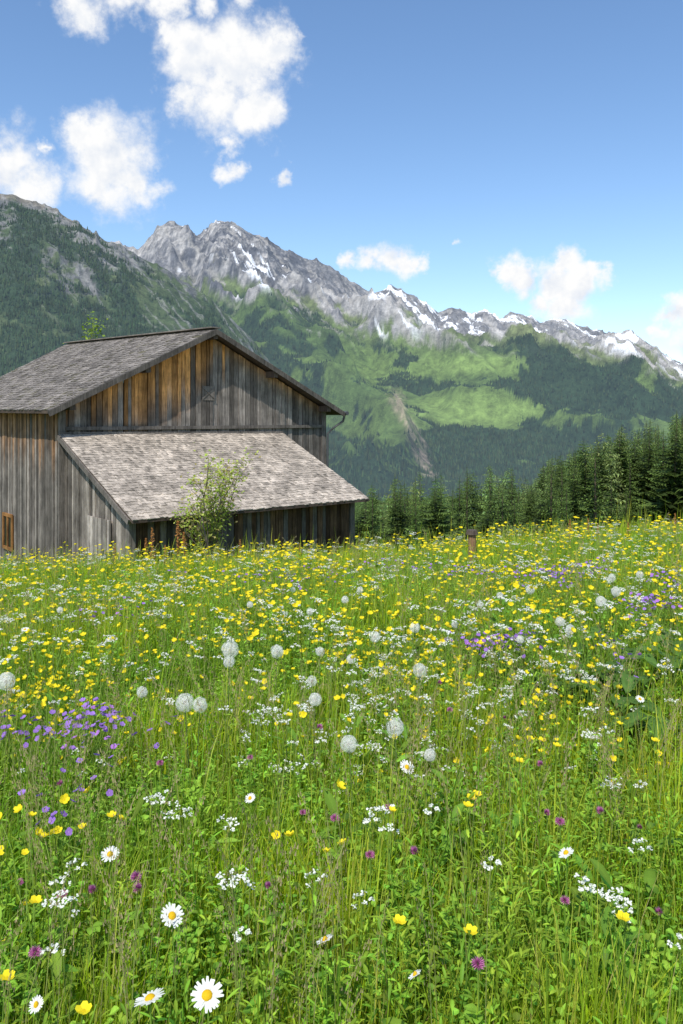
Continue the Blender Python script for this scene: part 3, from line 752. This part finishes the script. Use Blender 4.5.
merged("distant_buttercups", BUT, R_, .7, 1.25, M_PETAL, "mass of yellow buttercups across the meadow", grow=14)

random.seed(12)
def daisy_parts(r=.028, H=.5, lean=(0, -.25, 1)):
    st = MB(); tube(st, [(0, 0, 0), (.012, 0, H*.5), (0, 0, H)], .0024, .0018, STEM, 4)
    pe = MB(); head(pe, (0, 0, H), lean, r, 21, (.84, .84, .80), .06, 1.35)
    ce = MB(); a, b, n = frame(lean); c = np.array([0, 0, H]); rr = r*.34; V = [c+n*rr*.75]; Fc = []
    for j, (q, up) in enumerate(((.5, .62), (.85, .38), (1, .08))):
        for k in range(12):
            t = 2*math.pi*k/12; V.append(c+(a*math.cos(t)+b*math.sin(t))*rr*q+n*rr*up)
    for k in range(12):
        k2 = (k+1) % 12; Fc.append((0, 1+k, 1+k2))
        for j in range(2): Fc.append((1+j*12+k, 13+j*12+k, 13+j*12+k2, 1+j*12+k2))
    ce.add(V, Fc, (.80, .52, .02)); return st, pe, ce
dm = []
for ln in ((0, -.3, 1), (.15, -.6, 1), (-.3, .1, 1)):
    a, b, c = daisy_parts(lean=ln); dm.append((a.mesh("stem", [M_LEAF]), b.mesh("petals", [M_PETAL]), c.mesh("flower_center", [M_PETAL])))
for i, (px, py, k, s) in enumerate([(172, 920, 1, 1.0), (207, 1001, 1, 1.15), (150, 1003, 2, 1.1), (110, 855, 0, .9), (407, 768, 1, .95), (566, 855, 2, .75), (325, 941, 2, .7), (415, 975, 2, .5), (36, 1010, 0, .5), (250, 800, 0, .6), (330, 560, 0, 1), (25, 630, 0, 1), (110, 640, 0, 1), (640, 700, 0, .7)]):
    x, y, g = site(px, py, .55)
    e = bpy.data.objects.new("oxeye_daisy", None); e.location = (x, y, g); e.scale = (s, s, 1.1); e.rotation_euler = (0, 0, random.uniform(-.4, .4)); COL.objects.link(e)
    e["label"] = "white oxeye daisy with yellow center among the grass"; e["category"] = "flower"; e["group"] = "white daisies in the meadow"
    for nm, m in zip(("stem", "petals", "flower_center"), dm[k]): put(nm, m, parent=e)
def clock(seed, R=.043, H=.6, N=150):
    r = random.Random(seed); mb = MB(); tube(mb, [(0, 0, 0), (.015, .01, H*.5), (0, 0, H)], .0030, .0024, (.22, .30, .10), 4)
    c = np.array([0, 0, H]); tube(mb, [c-np.array([0, 0, .006]), c+np.array([0, 0, .006])], .009, .008, (.40, .35, .22), 6, cap=True)
    for i in range(N):
        z = 1-2*(i+.5)/N; t = i*2.39996+r.uniform(-.1, .1); q = math.sqrt(1-z*z); d = np.array([q*math.cos(t), q*math.sin(t), z])
        if z < -.93: continue
        a, b, n = frame(d); e = c+d*R*r.uniform(.72, .98); w = .0005
        mb.add([c+a*w, c-a*w, e], [(0, 1, 2)], (.85, .82, .74))
        rr = R*.25; t0 = r.random()
        for k in range(8):
            tt = k*math.pi/4+t0; dd = a*math.cos(tt)+b*math.sin(tt); s2 = np.cross(dd, d)
            mb.add([e-d*.001, e+dd*rr+s2*rr*.095+d*rr*.3, e+dd*rr-s2*rr*.095+d*rr*.3], [(0, 1, 2)], (.97, .96, .91))
    return mb
CK = [clock(1, .043, .6, 128).mesh("clock", [M_FLUFF]), clock(2, .037, .6, 112).mesh("clock", [M_FLUFF]), clock(3, .04, .6, 140).mesh("clock", [M_FLUFF])]
cks = [(230, 650, 1.0), (229, 662, .75), (185, 703, .85), (200, 705, .8), (277, 652, .75), (312, 682, .6), (395, 728, .85), (420, 671, .85), (315, 700, .65), (6, 682, 1.0), (320, 652, .6), (351, 660, .55), (375, 637, .65), (415, 628, .65), (345, 600, .6), (349, 745, .65), (430, 755, .45), (530, 590, .7), (560, 622, .65), (601, 602, .8), (612, 578, .7), (310, 612, .6), (293, 590, .5), (480, 605, .5), (500, 596, .6), (570, 630, .7), (142, 693, .55), (616, 592, .7), (360, 590, .6), (250, 605, .5), (60, 610, .5), (520, 640, .5), (455, 625, .5), (640, 575, .6)]
for (px, py, s) in cks:
    x, y, g = site(px, py, .6); s2 = s*(1+y/40)
    put("dandelion_clock", CK[random.randrange(3)], (x, y, g+.6-.6*s2), random.random()*6, s2, label="round white fluffy dandelion clock on a stalk", category="flower", group="white dandelion clocks in the meadow")
def umbel(seed, H=.52, nu=9, R=.042):
    r = random.Random(seed); random.seed(seed); mb = MB(); tube(mb, [(0, 0, 0), (.01, .0, H*.5), (0, 0, H*.9)], .002, .0016, STEM, 4)
    for k in range(nu):
        an = 2.4*k; q = R*math.sqrt((k+.3)/nu); c = np.array([q*math.cos(an), q*math.sin(an), H+r.uniform(-.016, .016)-q*.3])
        tube(mb, [(0, 0, H*.9), c], .0009, .0007, STEM, 3)
        for j in range(9):
            t = r.random()*6.28; d = R*.24*math.sqrt(r.random()); p = c+np.array([d*math.cos(t), d*math.sin(t), r.uniform(-.002, .006)]); s = r.uniform(.0025, .0042); t2 = r.random()*3
            a, b, n = frame((r.gauss(0, .5), r.gauss(-.2, .5), 1))
            V = [p+(a*math.cos(t2+m*1.257)+b*math.sin(t2+m*1.257))*s for m in range(5)]
            mb.add(V, [(0, 1, 2, 3, 4)], (.84, .85, .78))
    addleaves(mb, 4, .06, .004, .1, .07)
    return mb
UM = [umbel(1, .52, 8, .034), umbel(2, .5, 6, .028), umbel(3, .54, 12, .042)]; UMM = [u.mesh("umbel", [M_PETAL]) for u in UM]
random.seed(8)
ul = [(235, 908, 2), (62, 918, 2), (52, 935, 1), (615, 893, 2), (625, 905, 1), (362, 893, 1), (430, 818, 1), (60, 868, 1), (592, 735, 2), (606, 738, 1), (612, 775, 2), (380, 825, 0), (388, 828, 1), (185, 815, 1), (155, 800, 0), (315, 880, 1), (665, 672, 2), (672, 690, 0), (229, 820, 0), (490, 877, 1), (300, 770, 1), (585, 870, 1), (640, 855, 1), (370, 825, 1), (160, 803, 1), (350, 725, 1), (676, 600, 2), (640, 770, 1), (170, 812, 0), (225, 715, 1), (75, 870, 1), (240, 918, 1), (590, 880, 1), (680, 935, 1)]
GU = dict(label="white umbel wildflower cluster on a thin stem", category="flower", group="white umbel flowers in the meadow")
for (px, py, k) in ul:
    x, y, g = site(px, py, .52); put("umbel_flower", UMM[k], (x, y, g), random.random()*6, random.uniform(.9, 1.1), **GU)
XY = wedge(1500, 3.2, 20, .75, .55, lambda X, Y: .06+.94*ss(.28+1.9*fbm(X/1.5, Y/1.5, 3, .6, 45))); XY = XY[~in_barn(XY[:, 0], XY[:, 1])]; XY = XY[np.argsort(XY[:, 1])]
Pz = np.column_stack([XY, gz(XY[:, 0], XY[:, 1])+rng.uniform(-.12, .14, len(XY))])
for i in range(150): put("umbel_flower", UMM[random.randrange(2)], tuple(Pz[i]), random.random()*6, random.uniform(.6, 1.0), **GU)
merged("distant_umbel_flowers", UM[:2], Pz[150:], .8, 1.1, M_PETAL, "small white wildflowers scattered across the meadow", grow=22)
def crane(seed, H=.5, n=4, col=(.38, .21, .66)):
    random.seed(seed); mb = MB(); tube(mb, [(0, 0, 0), (0, .01, H*.6)], .0022, .0018, STEM, 3)
    for k in range(n):
        an = random.random()*6.28; L = random.uniform(.02, .09); e = np.array([math.cos(an)*L, math.sin(an)*L, H*random.uniform(.88, 1.04)])
        tube(mb, [(0, .01, H*.6), e], .0014, .001, STEM, 3); cc = np.array(col)*random.uniform(.75, 1.2)
        head(mb, e, (random.gauss(0, .5), random.gauss(-.25, .5), 1), .0122, 5, cc, .3, 1.4, (.5, .35, .6), .18)
    addleaves(mb, 5, .045, .006, .1, .04)
    return mb
CRM = [crane(1).mesh("cranesbill", [M_PETAL]), crane(2, .49, 5).mesh("cranesbill", [M_PETAL]), crane(3, .5, 3, (.44, .19, .60)).mesh("cranesbill", [M_PETAL])]
random.seed(31)
for (cx, cy, sx, sy, n) in [(70, 728, 52, 7, 22), (105, 712, 26, 6, 8), (550, 572, 30, 4, 34), (485, 640, 32, 3, 16), (520, 636, 15, 2, 6), (665, 602, 14, 4, 9), (590, 565, 22, 5, 12), (90, 772, 12, 3, 2), (470, 572, 25, 5, 12), (230, 572, 60, 6, 8), (320, 575, 60, 8, 14), (620, 640, 40, 20, 6), (45, 803, 8, 8, 2), (120, 610, 60, 10, 6), (640, 600, 22, 6, 10), (400, 565, 40, 5, 10), (660, 575, 15, 5, 8)]:
    for k in range(n):
        px = random.gauss(cx, sx*.6); py = min(max(random.gauss(cy, sy*.7), 556 if px < 500 else 545), 1000); x, y, g = site(px, py, .52)
        s = random.uniform(.9, 1.1); put("cranesbill_flower", CRM[random.randrange(3)], (x, y, g), random.random()*6, (s*(1+y/32), s*(1+y/32), 1.06), label="violet cranesbill blossoms above the grass", category="flower", group="violet cranesbill flowers in the meadow")
def clover(seed, H=.42):
    r = random.Random(seed); random.seed(seed); mb = MB(); tube(mb, [(0, 0, 0), (0.01, 0, H*.5), (0, 0, H)], .0022, .0018, STEM, 4); c = np.array([0, 0, H+.008])
    for i in range(90):
        z = 1-1.6*(i+.5)/90; t = i*2.4; q = math.sqrt(max(0, 1-z*z)); d = np.array([q*math.cos(t), q*math.sin(t), z*.95+.25]); d /= np.linalg.norm(d); a, b, n = frame(d)
        mb.add([c+d*.004+a*.0018, c+d*.004-a*.0018, c+d*r.uniform(.012, .016)], [(0, 1, 2)], np.array([[.45, .10, .28], [.45, .10, .28], [.66, .25, .50]])*r.uniform(.6, 1.2))
    addleaves(mb, 3, .03, .011, H*.8, 0)
    return mb
CLM = clover(3).mesh("red_clover", [M_PETAL])
random.seed(77)
for (px, py) in [(547, 803), (335, 830), (388, 805), (92, 892), (62, 900), (137, 905), (136, 897), (478, 978), (414, 866), (565, 890), (35, 965), (659, 895), (303, 795), (370, 855), (540, 770), (560, 835), (450, 715), (440, 690), (250, 755), (160, 770), (505, 705), (600, 820), (640, 810), (20, 860), (320, 740), (60, 798), (268, 870)]:
    x, y, g = site(px, py, .46); o = put("red_clover", CLM, (x, y, g), random.random()*6, random.uniform(.9, 1.2), label="magenta red clover head on a green stem", category="flower", group="red clover in the meadow")
def sorrel(seed, H=.95):
    r = random.Random(seed); mb = MB(); tube(mb, [(0, 0, 0), (.01, 0, H*.5), (0, 0, H)], .006, .003, (.30, .14, .06), 4)
    for i in range(230):
        t = r.uniform(.45, 1.02); rad = .085*(1.15-t)*1.6*r.random(); an = r.random()*6.28; p = np.array([math.cos(an)*rad, math.sin(an)*rad, H*t]); s = r.uniform(.007, .016)
        a, b, n = frame((r.gauss(0, 1), r.gauss(0, 1), r.gauss(0, 1))); mb.add([p+a*s, p+b*s, p-a*s, p-b*s], [(0, 1, 2, 3)], np.array([.50, .24, .08])*r.uniform(.5, 1.3))
    return mb
SOM = sorrel(4).mesh("sorrel", [M_PETAL])
for (px, py, s) in [(152, 529, 1.1), (178, 522, 1.2), (146, 539, .9), (165, 546, .8), (570, 520, .8), (588, 519, .8), (598, 525, .7), (240, 540, .8), (628, 523, .7), (545, 529, .7), (675, 514, .7), (115, 544, .7), (300, 544, .7), (184, 533, 1)]:
    a = (px-341.5)/F; yy = 16.0; x = a*yy; g = float(gz(x, yy)); hh = EYE-(py-HZ)/F*yy-g; put("sorrel_plant", SOM, (x, yy, g), random.random()*6, (s, s, max(hh, .5)/.95), label="rusty orange sorrel seed spike above the meadow", category="plant", group="rusty sorrel spikes at the meadow edge")
def panicle(seed):
    r = random.Random(seed); mb = MB(); H = .66; tube(mb, [(0, 0, 0), (.01, 0, H*.5), (.03, 0, H*.85), (.07, 0, H)], .0011, .0007, (.36, .40, .13), 3)
    for i in range(46):
        t = r.uniform(.7, 1); bx = .03+(t-.85)/.15*.04 if t > .85 else .01+(t-.5)/.35*.02; an = r.random()*6.28; q = .030*(1.15-t)*2*r.random(); p = np.array([bx+math.cos(an)*q, math.sin(an)*q, H*t]); s = r.uniform(.002, .004)
        mb.add([p-np.array([s*.5, 0, 0]), p+np.array([s*.5, 0, 0]), p+np.array([s*.6, 0, s*3.2])], [(0, 1, 2)], np.array([.44, .34, .22])*r.uniform(.6, 1.3))
    return mb
XY = wedge(1600, 1.6, 20, .55, .55, lambda X, Y: ss(.4+1.4*fbm(X/1.5, Y/1.5, 3, .6, 65))); XY = XY[~in_barn(XY[:, 0], XY[:, 1])]
merged("grass_seed_heads", [panicle(1), panicle(2)], np.column_stack([XY, gz(XY[:, 0], XY[:, 1])]), .75, 1.2, M_LEAF, "thin brownish flowering grass heads", "grass", 20)
def bigleaf(seed):
    r = random.Random(seed); mb = MB()
    for k in range(8):
        an = r.random()*6.28; L = r.uniform(.15, .25); w = L*.27; V = []; C = []; c, s = math.cos(an), math.sin(an); h0 = r.uniform(.22, .46); ph = r.random()*6; up = r.uniform(.3, .9); cv = r.uniform(.8, 1.2)
        for i in range(9):
            t = i/8; f = math.sin(math.pi*(t*.93+.05))**.8
            for j in range(-3, 4):
                x = .05+L*t; y = w*f*j/3; z = h0+up*L*t-.8*L*t*t+.30*abs(y)+.010*math.sin(t*17+abs(j)*1.4+ph)
                V.append((x*c-y*s, x*s+y*c, z)); C.append(np.array([.095, .185, .04])*cv*(1.4 if j == 0 else 1)*r.uniform(.85, 1.15))
        Fc = [(i*7+j, i*7+j+1, i*7+j+8, i*7+j+7) for i in range(8) for j in range(6)]
        mb.add(V, Fc, C); tube(mb, [(0, 0, 0), (.04*c, .04*s, h0*.7), (.06*c, .06*s, h0)], .005, .004, (.12, .16, .05), 4)
    return mb
BL = [bigleaf(1).mesh("dock", [M_LEAF], True), bigleaf(2).mesh("dock", [M_LEAF], True), bigleaf(3).mesh("dock", [M_LEAF], True)]
for (px, py, s) in [(575, 664, .9), (600, 655, .9), (640, 668, 1.0), (672, 662, 1.0), (620, 692, .9), (665, 704, .9), (590, 625, .9), (650, 635, 1.0), (560, 652, .8), (680, 650, 1.0), (610, 675, .9)]:
    x, y, g = site(px, py, .46); put("dock_plant", BL[random.randrange(3)], (x, y, g), random.random()*6, s, label="broad green dock leaves spreading above the grass", category="plant", group="broad-leaved dock plants in the meadow")

# ------------------------------------------------------------------ world
S = Vector((-.2, -.55, .81)).normalized()
wd = bpy.data.worlds.new("World"); scene.world = wd; wd.use_nodes = True
nt = wd.node_tree; N = nt.nodes; Lk = nt.links; N.clear()
sky = N.new('ShaderNodeTexSky'); sky.sky_type = 'NISHITA'; sky.sun_disc = False
sky.sun_elevation = math.asin(S.z); sky.sun_rotation = math.atan2(S.x, S.y); sky.altitude = 900; sky.dust_density = 1.0; sky.air_density = 1.05; sky.ozone_density = 1.8
hs = N.new('ShaderNodeHueSaturation'); hs.inputs['Saturation'].default_value = 1.10; hs.inputs['Value'].default_value = 1.32; Lk.new(sky.outputs[0], hs.inputs['Color'])
bg = N.new('ShaderNodeBackground'); bg.inputs[1].default_value = .15; Lk.new(hs.outputs[0], bg.inputs[0])
tc = N.new('ShaderNodeTexCoord')
wn = N.new('ShaderNodeTexNoise'); wn.inputs['Scale'].default_value = 19; wn.inputs['Detail'].default_value = 5; wn.inputs['Roughness'].default_value = .62; Lk.new(tc.outputs['Generated'], wn.inputs['Vector'])
wv = N.new('ShaderNodeVectorMath'); wv.operation = 'MULTIPLY_ADD'; Lk.new(wn.outputs['Color'], wv.inputs[0]); wv.inputs[1].default_value = (.08, .08, .07)
sb_ = N.new('ShaderNodeVectorMath'); sb_.operation = 'SUBTRACT'; Lk.new(tc.outputs['Generated'], sb_.inputs[0]); sb_.inputs[1].default_value = (.04, .04, .035); Lk.new(sb_.outputs[0], wv.inputs[2])
blobs = [(78, 2, 20, .8), (118, -2, 20, .85), (160, -2, 17, .8), (200, 0, 15, .7), (250, 2, 13, .7), (168, 36, 11, .7), (198, 60, 26, 1), (238, 62, 30, 1), (278, 48, 19, 1), (216, 94, 30, 1), (250, 106, 21, 1), (180, 98, 15, .9), (230, 138, 12, .8), (230, 172, 11, .75), (300, 36, 9, .7),
         (88, 145, 18, 1), (112, 166, 31, 1), (140, 180, 17, 1), (100, 193, 13, .9), (6, 165, 26, 1), (30, 184, 21, 1), (288, 173, 8, .75), (45, 152, 8, .75),
         (350, 261, 8, .85), (368, 261, 11, .95), (386, 260, 12, 1), (404, 261, 11, 1), (420, 262, 8, .9), (504, 274, 8, .85), (517, 274, 12, 1), (570, 262, 12, 1), (560, 282, 17, 1), (582, 282, 14, 1), (540, 300, 11, .95), (568, 302, 18, 1), (594, 272, 8, .9), (670, 312, 11, .95), (683, 347, 11, .95), (654, 330, 7, .85), (462, 245, 5, .7)]
prev = None
for (px, py, r, amp) in blobs:
    v = Vector(((px-341.5)/F, 1, (HZ-py)/F)); ln = v.length; c = v/ln
    d = N.new('ShaderNodeVectorMath'); d.operation = 'DISTANCE'; Lk.new(wv.outputs[0], d.inputs[0]); d.inputs[1].default_value = c
    m = N.new('ShaderNodeMath'); m.operation = 'MULTIPLY_ADD'; m.inputs[1].default_value = -1/(1.75*r/F/ln); m.inputs[2].default_value = amp
    Lk.new(d.outputs['Value'], m.inputs[0])
    if prev is None: prev = m.outputs[0]
    else:
        x = N.new('ShaderNodeMath'); x.operation = 'MAXIMUM'; Lk.new(prev, x.inputs[0]); Lk.new(m.outputs[0], x.inputs[1]); prev = x.outputs[0]
mk = N.new('ShaderNodeMath'); mk.operation = 'MAXIMUM'; mk.inputs[1].default_value = -.8; Lk.new(prev, mk.inputs[0])
fn = N.new('ShaderNodeTexNoise'); fn.inputs['Scale'].default_value = 20; fn.inputs['Detail'].default_value = 9; fn.inputs['Roughness'].default_value = .64; Lk.new(tc.outputs['Generated'], fn.inputs['Vector'])
m1 = N.new('ShaderNodeMath'); m1.operation = 'MULTIPLY_ADD'; Lk.new(fn.outputs[0], m1.inputs[0]); m1.inputs[1].default_value = 2.4; m1.inputs[2].default_value = -1.2-.36
m2 = N.new('ShaderNodeMath'); m2.operation = 'MULTIPLY_ADD'; Lk.new(mk.outputs[0], m2.inputs[0]); m2.inputs[1].default_value = 1.5; Lk.new(m1.outputs[0], m2.inputs[2])
al = N.new('ShaderNodeMapRange'); al.interpolation_type = 'SMOOTHSTEP'; al.inputs[1].default_value = -.60; al.inputs[2].default_value = .62; Lk.new(m2.outputs[0], al.inputs[0])
of = N.new('ShaderNodeVectorMath'); of.operation = 'ADD'; of.inputs[1].default_value = (-.008, 0, .016); Lk.new(tc.outputs['Generated'], of.inputs[0])
f2 = N.new('ShaderNodeTexNoise'); f2.inputs['Scale'].default_value = 20; f2.inputs['Detail'].default_value = 3; f2.inputs['Roughness'].default_value = .6; Lk.new(of.outputs[0], f2.inputs['Vector'])
df = N.new('ShaderNodeMath'); df.operation = 'SUBTRACT'; Lk.new(fn.outputs[0], df.inputs[0]); Lk.new(f2.outputs[0], df.inputs[1])
sh = N.new('ShaderNodeMapRange'); sh.inputs[1].default_value = -.26; sh.inputs[2].default_value = .04; Lk.new(df.outputs[0], sh.inputs[0])  # offset noise paints sun-side brightness and shaded undersides into the clouds
cr_ = N.new('ShaderNodeValToRGB'); cr_.color_ramp.elements[0].color = (.74, .80, .90, 1); cr_.color_ramp.elements[1].color = (1, 1, 1, 1); Lk.new(sh.outputs[0], cr_.inputs[0])
cb = N.new('ShaderNodeBackground'); cb.inputs[1].default_value = 1.0; Lk.new(cr_.outputs[0], cb.inputs[0])
mx = N.new('ShaderNodeMixShader'); Lk.new(al.outputs[0], mx.inputs[0]); Lk.new(bg.outputs[0], mx.inputs[1]); Lk.new(cb.outputs[0], mx.inputs[2])
wo = N.new('ShaderNodeOutputWorld'); Lk.new(mx.outputs[0], wo.inputs[0])
sl = bpy.data.lights.new("sun", 'SUN'); sl.energy = 5.0; sl.angle = math.radians(.5); sl.color = (1, .95, .86)
so = bpy.data.objects.new("sun", sl); so.rotation_euler = (-S).to_track_quat('-Z', 'Y').to_euler(); so.location = (0, 0, 50); COL.objects.link(so)
cam = bpy.data.cameras.new("camera"); co = bpy.data.objects.new("camera", cam); COL.objects.link(co)
co.location = (0, 0, EYE); co.rotation_euler = (math.radians(90), 0, 0)
cam.sensor_fit = 'VERTICAL'; cam.sensor_height = 36; cam.lens = 36*F/1024; cam.shift_y = -(512-HZ)/1024; cam.clip_start = .05; cam.clip_end = 30000
scene.camera = co
scene.view_settings.view_transform = 'Standard'; scene.view_settings.look = 'None'; scene.view_settings.exposure = 0
